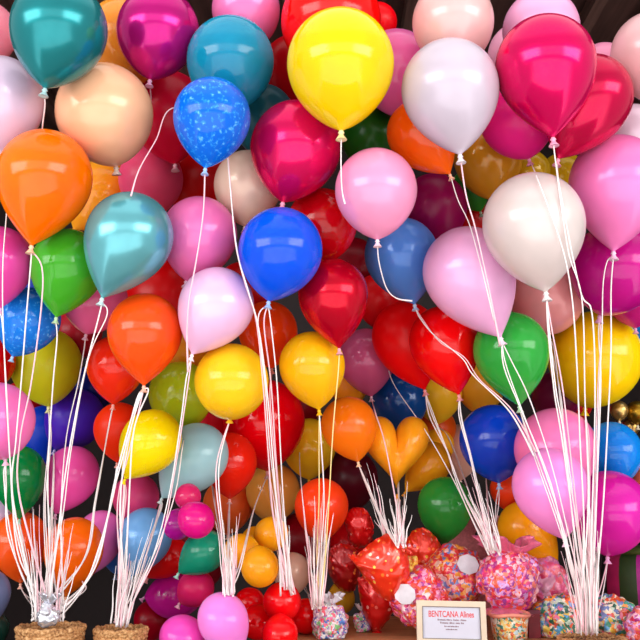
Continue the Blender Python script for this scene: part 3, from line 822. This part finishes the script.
def parcel(px, py, d, rxp, ryp, mat, filmcol, label, seed, sticker=None, name='candy_parcel', top=True, zflat=None):
    k = d / FOCAL; c = at(px, py, d); rx, rz = rxp * k, ryp * k
    flat = TZ - c.z + 0.002 if c.z - rz * 1.15 < TZ + 0.01 else None
    root = thing(name, label, 'candy parcel', (c.x, c.y, max(TZ + 0.002, c.z - rz)), 'cellophane candy parcels on the table')
    V, F = crumple(c, rx, rx * 0.8, rz, 0.020, 34, seed, flat, 5); obj('wrapped_body', V, F, mat, root)
    if top:
        t = c + Vector((0, 0, rz * 0.93)); V, F = ruffle(t, rx * 0.25, rx * 0.62, rz * 0.42, seed); obj('gathered_top', V, F, film(filmcol), root)
    if sticker:
        sx, sy, sr = sticker; s = at(sx, sy, d); dx = (s.x - c.x) / rx; dz = (s.z - c.z) / rz
        yy = -rx * 0.8 * math.sqrt(max(0.05, 1 - dx * dx - dz * dz)) - 0.018
        nrm = Vector((dx / rx, yy / (rx * rx * .64), dz / rz)).normalized()
        V, F = disc_on(Vector((s.x, c.y + yy, s.z)), nrm, sr * k, 0.003, 8, 1.15); obj('sticker', V, F, PAPER, root, smooth=False, label='white paper sticker')
    return root
parcel(420, 598, 3.02, 29, 29, PINKMIX, (245, 120, 150), 'pink and orange candy parcel with white sticker, left of the framed sign', 1, (403, 592, 10), top=False)
parcel(454, 577, 3.16, 32, 32, PINKMIX2, (240, 90, 110), 'red candy parcel with round white sticker above the framed sign', 2, (464, 563, 10), top=False)
parcel(509, 579, 3.02, 32, 31, MAGMIX, (240, 110, 160), 'magenta candy parcel bulging over the floral tub', 3, None, top=False)
parcel(330, 622, 2.98, 19, 19, CLEARMIX, (225, 222, 232), 'little clear candy bag of white, blue and pink sweets under a ribbon bundle', 4)
parcel(362, 622, 3.12, 9, 12, CLEARMIX, (220, 210, 220), 'tiny clear candy bag left of the red foil tail', 5, None, top=True)
parcel(565, 620, 3.02, 31, 24, GAYMIX, (235, 200, 160), 'multicoloured candy bag left behind the thick ribbon bundle', 6, None, top=False)
parcel(612, 618, 3.06, 24, 23, GAYMIX, (235, 215, 215), 'multicoloured candy bag right of the thick ribbon bundle', 7, None, top=False)
parcel(640, 628, 2.95, 15, 17, MAGMIX, (225, 150, 180), 'mauve candy parcel in the bottom right corner', 8, None, top=False)
parcel(543, 584, 3.26, 26, 28, confetti('pink tissue', [(235, 90, 140), (245, 130, 170), (225, 60, 110), (240, 170, 200), (215, 120, 180), (245, 110, 130)], 40, 0.4, 0.5), (240, 120, 160), 'crumpled pink tissue parcel right of the magenta one', 9, None, name='tissue_parcel', top=False)
# frill of film over the magenta parcel and its folded wing
def crest(px, py, d, w, h, col, label_seed, root):
    k = d / FOCAL; c = at(px, py, d)
    V, F = ruffle(c, w * k * 0.35, w * k, h * k, label_seed, lobes=7); obj('tissue_frill', V, F, film(col, 0.35), root)
for o in [x for x in bpy.data.objects if x.name.startswith('candy_parcel') and x['label'].startswith('magenta candy')]:
    crest(507, 556, 3.04, 27, 15, (242, 110, 150), 5, o); crest(503, 607, 3.0, 26, -6, (240, 130, 160), 6, o)
# ------------------------------------------------------------------ red foil parcels
FOILO = speckled('orange red printed foil', (240, 50, 20), [(255, 200, 70), (255, 150, 120), (255, 120, 40), (250, 170, 190), (250, 90, 40)], 55)
FOILR = speckled('red printed foil', (215, 12, 18), [(255, 120, 110), (250, 60, 40), (255, 170, 160), (225, 20, 20)], 55)
FOILD = speckled('dark red printed foil', (170, 5, 15), [(240, 70, 60), (220, 30, 30), (250, 140, 60)], 50)
def pillow(outline, d, thick, mat, name, label, seed, base=None):
    """a puffed foil shape with a crimped seam; outline in picture pixels at depth d"""
    k = d / FOCAL; n0 = len(outline); N = 72; R_ = 10
    P = [Vector(((x - 320) * k, (320 - y) * k)) for x, y in smooth_px(outline + outline[:1], N + 1)[:N]]
    ctr = sum(P, Vector((0, 0))) / N
    V = []; F = []
    for side in (-1, 1):
        for j in range(R_ + 1):
            t = j / R_
            for i in range(N):
                p = ctr + (P[i] - ctr) * t
                z = side * thick * (max(0.0, 1 - t ** 2.2)) ** 0.62
                cr = noise.noise(Vector((p.x * 38, p.y * 38, seed * 3 + side))) * 0.010 * (0.3 + t) + 0.006 * t ** 6 * math.sin(i * 2 * math.pi * 18 / N)
                V.append(cw(Vector((p.x, p.y, d + z + cr + (side * 0.0008)))))
    M = N * (R_ + 1)
    for s in (0, 1):
        for j in range(R_):
            for i in range(N):
                k2 = (i + 1) % N; q = (j * N + i, j * N + k2, (j + 1) * N + k2, (j + 1) * N + i)
                F.append(tuple(x + s * M for x in (q if s else q[::-1])))
    for i in range(N):
        k2 = (i + 1) % N; a = R_ * N; F.append((a + i, a + k2, M + a + k2, M + a + i))
    low = min(V, key=lambda v: v.z)
    root = thing(name, label, 'foil balloon', low, 'red foil balloons on the table')
    o = obj('foil_skin', V, F, mat, root); fix(o)
    return root
def foil_tail(root, px, py, d, w, h, mat, seed):
    k = d / FOCAL; V, F = ruffle(at(px, py, d), w * k * .3, w * k, h * k, seed, lobes=6); obj('crimped_tail', V, F, mat, root)
f1 = pillow([(352, 560), (368, 545), (388, 534), (402, 545), (410, 566), (404, 588), (391, 601), (374, 590)], 2.99, 0.055, FOILO, 'foil_balloon', 'orange red speckled foil balloon, squarish, left of the candy parcels', 1)
f2 = pillow([(357, 578), (374, 574), (396, 580), (399, 600), (388, 620), (376, 633), (366, 622), (360, 600)], 3.12, 0.05, FOILR, 'foil_balloon', 'red foil balloon tapering down to the table left of the candy parcels', 2)
f3 = pillow([(402, 548), (412, 532), (424, 528), (438, 540), (446, 560), (438, 580), (418, 586), (404, 572)], 3.22, 0.05, FOILO, 'foil_balloon', 'orange red foil parcel balloon under the lower green balloon', 3)
f4 = pillow([(330, 548), (342, 543), (358, 552), (360, 575), (352, 592), (338, 588), (328, 570)], 3.22, 0.045, FOILD, 'foil_balloon', 'dark red foil balloon behind the ribbon bundle, left of the orange red one', 4)
f5 = pillow([(344, 520), (352, 508), (366, 510), (374, 528), (368, 545), (352, 546)], 3.32, 0.04, FOILR, 'foil_balloon', 'crinkled red foil balloon above the dark red foil one', 5)
foil_tail(f2, 377, 630, 3.12, 7, -4, FOILR, 3)
foil_tail(f1, 354, 561, 2.99, 5, 5, FOILO, 4)
yl = parcel(411, 568, 3.06, 9, 15, confetti('yellow sweets', [(250, 190, 40), (245, 150, 40), (250, 210, 90), (240, 120, 50)], 80), (250, 200, 80), 'small yellow sweet packet between the orange foil and the red parcel', 12, None, top=False, name='sweet_packet')
# ------------------------------------------------------------------ framed sign
def sign():
    d = 2.80; k = d / FOCAL
    lo = at(452, 646, d); root = thing('framed_sign', 'framed white paper sign with red heading standing on the table', 'sign', (lo.x, lo.y, TZ))
    tilt = Matrix.Rotation(math.radians(-10), 3, 'X'); rz = Matrix.Rotation(math.radians(1.2), 3, 'Y'); M = rz @ tilt
    W, H, t = 70 * k, 0.134, 0.0175
    base = Vector((lo.x, lo.y, TZ + 0.004))
    def P(x, z, y=0): return base + M @ Vector((x, y, z))
    parts = []
    def bar(x0, x1, z0, z1, y0, y1):
        V = [P(x, z, y) for x in (x0, x1) for y in (y0, y1) for z in (z0, z1)]
        return V, [(0, 1, 3, 2), (4, 6, 7, 5), (0, 4, 5, 1), (2, 3, 7, 6), (0, 2, 6, 4), (1, 5, 7, 3)]
    for x0, x1, z0, z1 in ((-W / 2, W / 2, H - t, H), (-W / 2, W / 2, 0, t), (-W / 2, -W / 2 + t, t, H - t), (W / 2 - t, W / 2, t, H - t)):
        parts.append(bar(x0, x1, z0, z1, -0.010, 0.008))
    V, F = merge(parts); frame = obj('frame', V, F, plain('cream painted frame', (215, 196, 172), 0.4, 0, 0.05, 30, 0.3), root, smooth=False)
    e = 0.0022; parts = []
    for x0, x1, z0, z1 in ((-W / 2 + t, W / 2 - t, H - t - e, H - t), (-W / 2 + t, -W / 2 + t + e, t, H - t - e), (W / 2 - t - e, W / 2 - t, t, H - t - e), (-W / 2 + t, W / 2 - t, t, t + e)):
        parts.append(bar(x0, x1, z0, z1, -0.0085, -0.001))
    V, F = merge(parts); obj('inner_edge', V, F, plain('grey frame edge', (120, 108, 104), 0.5), frame, smooth=False)
    V, F = bar(-W / 2 + t, W / 2 - t, t, H - t, -0.003, 0.004); paper = obj('paper', V, F, plain('printed paper', (205, 206, 222), 0.6, 0, 0.02), root, smooth=False)
    def text(s, x, z, size, mat, nm, sxx=1.0):
        cu = bpy.data.curves.new(nm, 'FONT'); cu.body = s; cu.size = size; cu.align_x = 'CENTER'; cu.extrude = 0.0003; cu.offset = 0.00025
        tmp = bpy.data.objects.new(nm, cu); COL.objects.link(tmp)
        dg = bpy.context.evaluated_depsgraph_get(); me = bpy.data.meshes.new_from_object(tmp.evaluated_get(dg))
        COL.objects.unlink(tmp); bpy.data.objects.remove(tmp)
        V = [P(x + v.co.x * sxx, z + v.co.y, -0.0036 - v.co.z) for v in me.vertices]; F = [tuple(p.vertices) for p in me.polygons]
        bpy.data.meshes.remove(me); obj(nm, V, F, mat, paper, smooth=False)
    red = plain('red print', (225, 70, 75), 0.6); grey = plain('grey print', (150, 120, 130), 0.6)
    text('BENTCANA Alines', 0, H - t - 0.032, 0.027, red, 'red_heading', 0.68)
    text('Bentcana Alines  Canlan  Alcana', 0.002, H - t - 0.043, 0.0075, grey, 'printed_line', 0.95)
    text('Bentcana  alines  cana  lina', 0.002, H - t - 0.052, 0.0075, grey, 'printed_line', 0.95)
    text('lines and canlan alines', 0, H - t - 0.062, 0.0055, grey, 'printed_line', 0.95)
    text('canlan alines cana', 0, H - t - 0.071, 0.0055, grey, 'printed_line', 0.95)
    V, F = bar(-0.02, 0.02, 0.0, 0.09, 0.008, 0.012); V = [v + (M @ Vector((0, 0.05, 0)) if i in (2, 6) else Vector((0, 0, 0))) for i, v in enumerate(V)]
    obj('stand_leg', V, F, plain('black card', (30, 28, 30), 0.8), root, smooth=False)
sign()
# ------------------------------------------------------------------ floral tub and dark red box
def tub():
    d = 2.92; k = d / FOCAL; c = at(509, 614, d); h = c.z - TZ
    root = thing('floral_tub', 'floral paper tub with pink lip right of the framed sign', 'tub', (c.x, c.y, TZ))
    r1 = 19 * k; r0 = 16.5 * k
    V, F = lathe(Vector((c.x, c.y, TZ)), Vector((0, 0, 1)), [(0, r0), (h, r1), (h, r1 * .94), (h * .5, r1 * .85)], 40)
    obj('tub_body', V, F, confetti('floral print', [(245, 238, 215), (240, 150, 60), (225, 215, 170), (60, 130, 110), (240, 205, 110), (235, 110, 70), (190, 215, 220), (250, 240, 225)], 95, 0.45, 0.2), root)
    pts = [Vector((c.x + r1 * 1.03 * math.cos(a), c.y + r1 * 1.03 * math.sin(a), c.z + 0.003 * math.sin(3 * a))) for a in [2 * math.pi * i / 48 for i in range(49)]]
    V, F = tube(pts, 0.006, 8); obj('rolled_lip', V, F, plain('pink lip', (240, 150, 130), 0.4), root)
tub()
c = at(533, 628, 3.0)
rt = thing('small_box', 'small dark red box between the floral tub and the candy bag', 'box', (c.x, c.y, TZ))
V, F = box((c.x, c.y, TZ + 0.04), 0.04, 0.05, 0.08); obj('carton', V, F, plain('dark red card', (130, 30, 45), 0.5, 0, .2), rt, smooth=False)
V, F = box((c.x, c.y, TZ + 0.085), 0.044, 0.054, 0.010); obj('lid', V, F, plain('dark red card lid', (110, 40, 60), 0.5, 0, .2), rt, smooth=False)
# ------------------------------------------------------------------ foil weight in the left basket
c = at(49, 614, 2.735); k = 2.735 / FOCAL
root = thing('balloon_weight', 'crumpled silver foil weight in the left straw basket', 'balloon weight', c - Vector((0, 0, 0.035)))
V, F = crumple(c, 11 * k, 11 * k, 11 * k, 0.014, 55, 3, None, 4); obj('foil_ball', V, F, plain('silver foil', (215, 215, 225), 0.25, 0.7, .1, 60, .3, .5), root)
V, F = ruffle(c + Vector((0, 0, 10 * k)), 3 * k, 9 * k, 8 * k, 4); obj('foil_frill', V, F, plain('silver foil', (215, 215, 225), 0.25, 0.7, .1, 60, .3, .5), root)
# ------------------------------------------------------------------ striped round pouffe
def striped():
    d = 3.42; k = d / FOCAL; c = at(650, 575, d); r = 46 * k
    z0 = TZ; z1 = at(640, 553, d).z
    root = thing('striped_hatbox', 'round box with magenta, dark green and purple stripes at the lower right', 'box', (c.x, c.y, z0))
    cols = [(16, 12, 16), (175, 25, 90), (38, 62, 22), (165, 20, 130), (200, 60, 90)]
    seq = [0, 1, 2, 3, 4, 2, 1, 0, 3, 2, 1, 4, 0, 2, 3, 1]
    n = len(seq) * 4; H = z1 - z0
    prof = [(0, .96), (H * .3, 1.02), (H * .7, 1.02), (H * .93, .97), (H, .88)]
    me = bpy.data.meshes.new('striped_side'); V = []; F = []; MI = []
    for h, rr_ in prof:
        for i in range(n):
            a = 2 * math.pi * (i / n) + math.pi * 0.93
            V.append(Vector((r * rr_ * math.cos(a), r * rr_ * math.sin(a), h)))
    for j in range(len(prof) - 1):
        for i in range(n):
            q = (i + 1) % n; F.append((j * n + i, j * n + q, (j + 1) * n + q, (j + 1) * n + i)); MI.append(seq[i // 4])
    me.from_pydata([tuple(v) for v in V], [], F)
    for cc in cols: me.materials.append(plain('striped cloth %d' % cc[0], cc, 0.55))
    me.polygons.foreach_set('material_index', MI); me.polygons.foreach_set('use_smooth', [True] * len(F)); me.update()
    o = bpy.data.objects.new('striped_side', me); COL.objects.link(o); o.parent = root
    V, F = lathe(Vector((c.x, c.y, z0 + H)), Vector((0, 0, 1)), [(-0.004, r * .80), (0.0, r * .93), (0.012, r * .95), (0.022, r * .88), (0.024, r * .1)], 48)
    obj('lid', V, F, plain('olive lid', (70, 84, 30), 0.5), root)
striped()
# ------------------------------------------------------------------ plush toy behind the parcels
def plush():
    d = 3.55; k = d / FOCAL; m = plain('pink plush', (205, 120, 125), 0.95, 0, 0.15, 90, 0, 0.5)
    c = at(474, 540, d); r = 30 * k
    bd = at(474, 590, d)
    root = thing('plush_toy', 'dusty pink plush animal with black eye behind the candy parcels', 'soft toy', (bd.x, bd.y, TZ + 0.002))
    V, F = crumple(c, r, r * .8, r * .75, 0.004, 20, 1, None, 4); head = obj('head', V, F, m, root)
    V, F = crumple(c + Vector((0, 0.01, -r * 1.3)), r * .85, r * .7, c.z - r * 1.3 - TZ - 0.008, 0.002, 15, 2, None, 4); obj('body', V, F, m, root)
    V, F = crumple(c + Vector((-r * .78, 0, r * .35)), r * .4, r * .2, r * .45, 0.003, 20, 3, None, 3); obj('ear', V, F, m, head)
    V, F = crumple(c + Vector((r * .78, 0, r * .35)), r * .4, r * .2, r * .45, 0.003, 20, 4, None, 3); obj('ear', V, F, m, head)
    V, F = crumple(c + Vector((r * .45, -r * .75, -r * .02)), r * .42, r * .35, r * .34, 0.002, 20, 5, None, 3); obj('muzzle', V, F, m, head)
    for sx in (0.0, 0.72):
        V, F = crumple(c + Vector((r * sx, -r * .70, r * .16)), r * .13, r * .11, r * .15, 0.0, 20, 6, None, 3); obj('eye', V, F, plain('black bead', (12, 10, 14), .15, 0, .05, 30, .8), head)
plush()
# ------------------------------------------------------------------ daylight: open street sky seen under the stall's edge
def world():
    w = bpy.data.worlds.new('street daylight'); scn.world = w; w.use_nodes = True
    nt = w.node_tree; bg = nt.nodes['Background']
    tc = nt.nodes.new('ShaderNodeTexCoord'); sp = nt.nodes.new('ShaderNodeSeparateXYZ'); nt.links.new(tc.outputs['Generated'], sp.inputs[0])
    def mr(src, a, b_, lo=0.0, hi=1.0):
        n = nt.nodes.new('ShaderNodeMapRange'); n.interpolation_type = 'SMOOTHSTEP'
        for nm, v in (('From Min', a), ('From Max', b_), ('To Min', lo), ('To Max', hi)): n.inputs[nm].default_value = v
        nt.links.new(src, n.inputs['Value']); return n.outputs[0]
    def op(k, a, b_=None):
        n = nt.nodes.new('ShaderNodeMath'); n.operation = k
        for i, v in enumerate((a, b_)):
            if v is None: continue
            if isinstance(v, (int, float)): n.inputs[i].default_value = v
            else: nt.links.new(v, n.inputs[i])
        return n.outputs[0]
    X, Y, Z = sp.outputs
    ax = op('ABSOLUTE', X)
    front = mr(Y, 0.05, -0.15)                                  # the street side
    lo = mr(Z, -0.04, 0.03); hi = mr(Z, 0.34, 0.25)
    band = op('MULTIPLY', op('MULTIPLY', lo, hi), front)
    wide = op('ADD', mr(ax, 0.34, 0.52, BAND_C, BAND_S), 0.0)
    cut = mr(ax, 0.93, 0.84)
    sky = op('MULTIPLY', op('MULTIPLY', band, wide), cut)
    n = nt.nodes.new('ShaderNodeTexNoise'); n.inputs['Scale'].default_value = 5.0; n.inputs['Detail'].default_value = 3
    nt.links.new(tc.outputs['Generated'], n.inputs['Vector'])
    tex = mr(n.outputs['Fac'], 0.35, 0.65, 0.85, 1.1)
    street = op('MULTIPLY', op('MULTIPLY', op('MULTIPLY', mr(Z, -0.08, -0.18), front), mr(ax, 0.78, 0.60)), STREET)
    street = op('MULTIPLY', street, tex)
    top = op('MULTIPLY', mr(Z, 0.6, 0.8), TOPL)
    tot = op('ADD', op('ADD', op('ADD', sky, street), top), AMB)
    nt.links.new(tot, bg.inputs['Strength']); bg.inputs['Color'].default_value = (1.0, 0.985, 0.97, 1)
BAND_C, BAND_S, STREET, TOPL, AMB = 2.0, 9.5, 2.4, 1.1, 0.9
world()
vs = scn.view_settings
vs.view_transform = 'Standard'; vs.look = 'None'; vs.gamma = 1.0; vs.use_curve_mapping = False; vs.exposure = -0.45
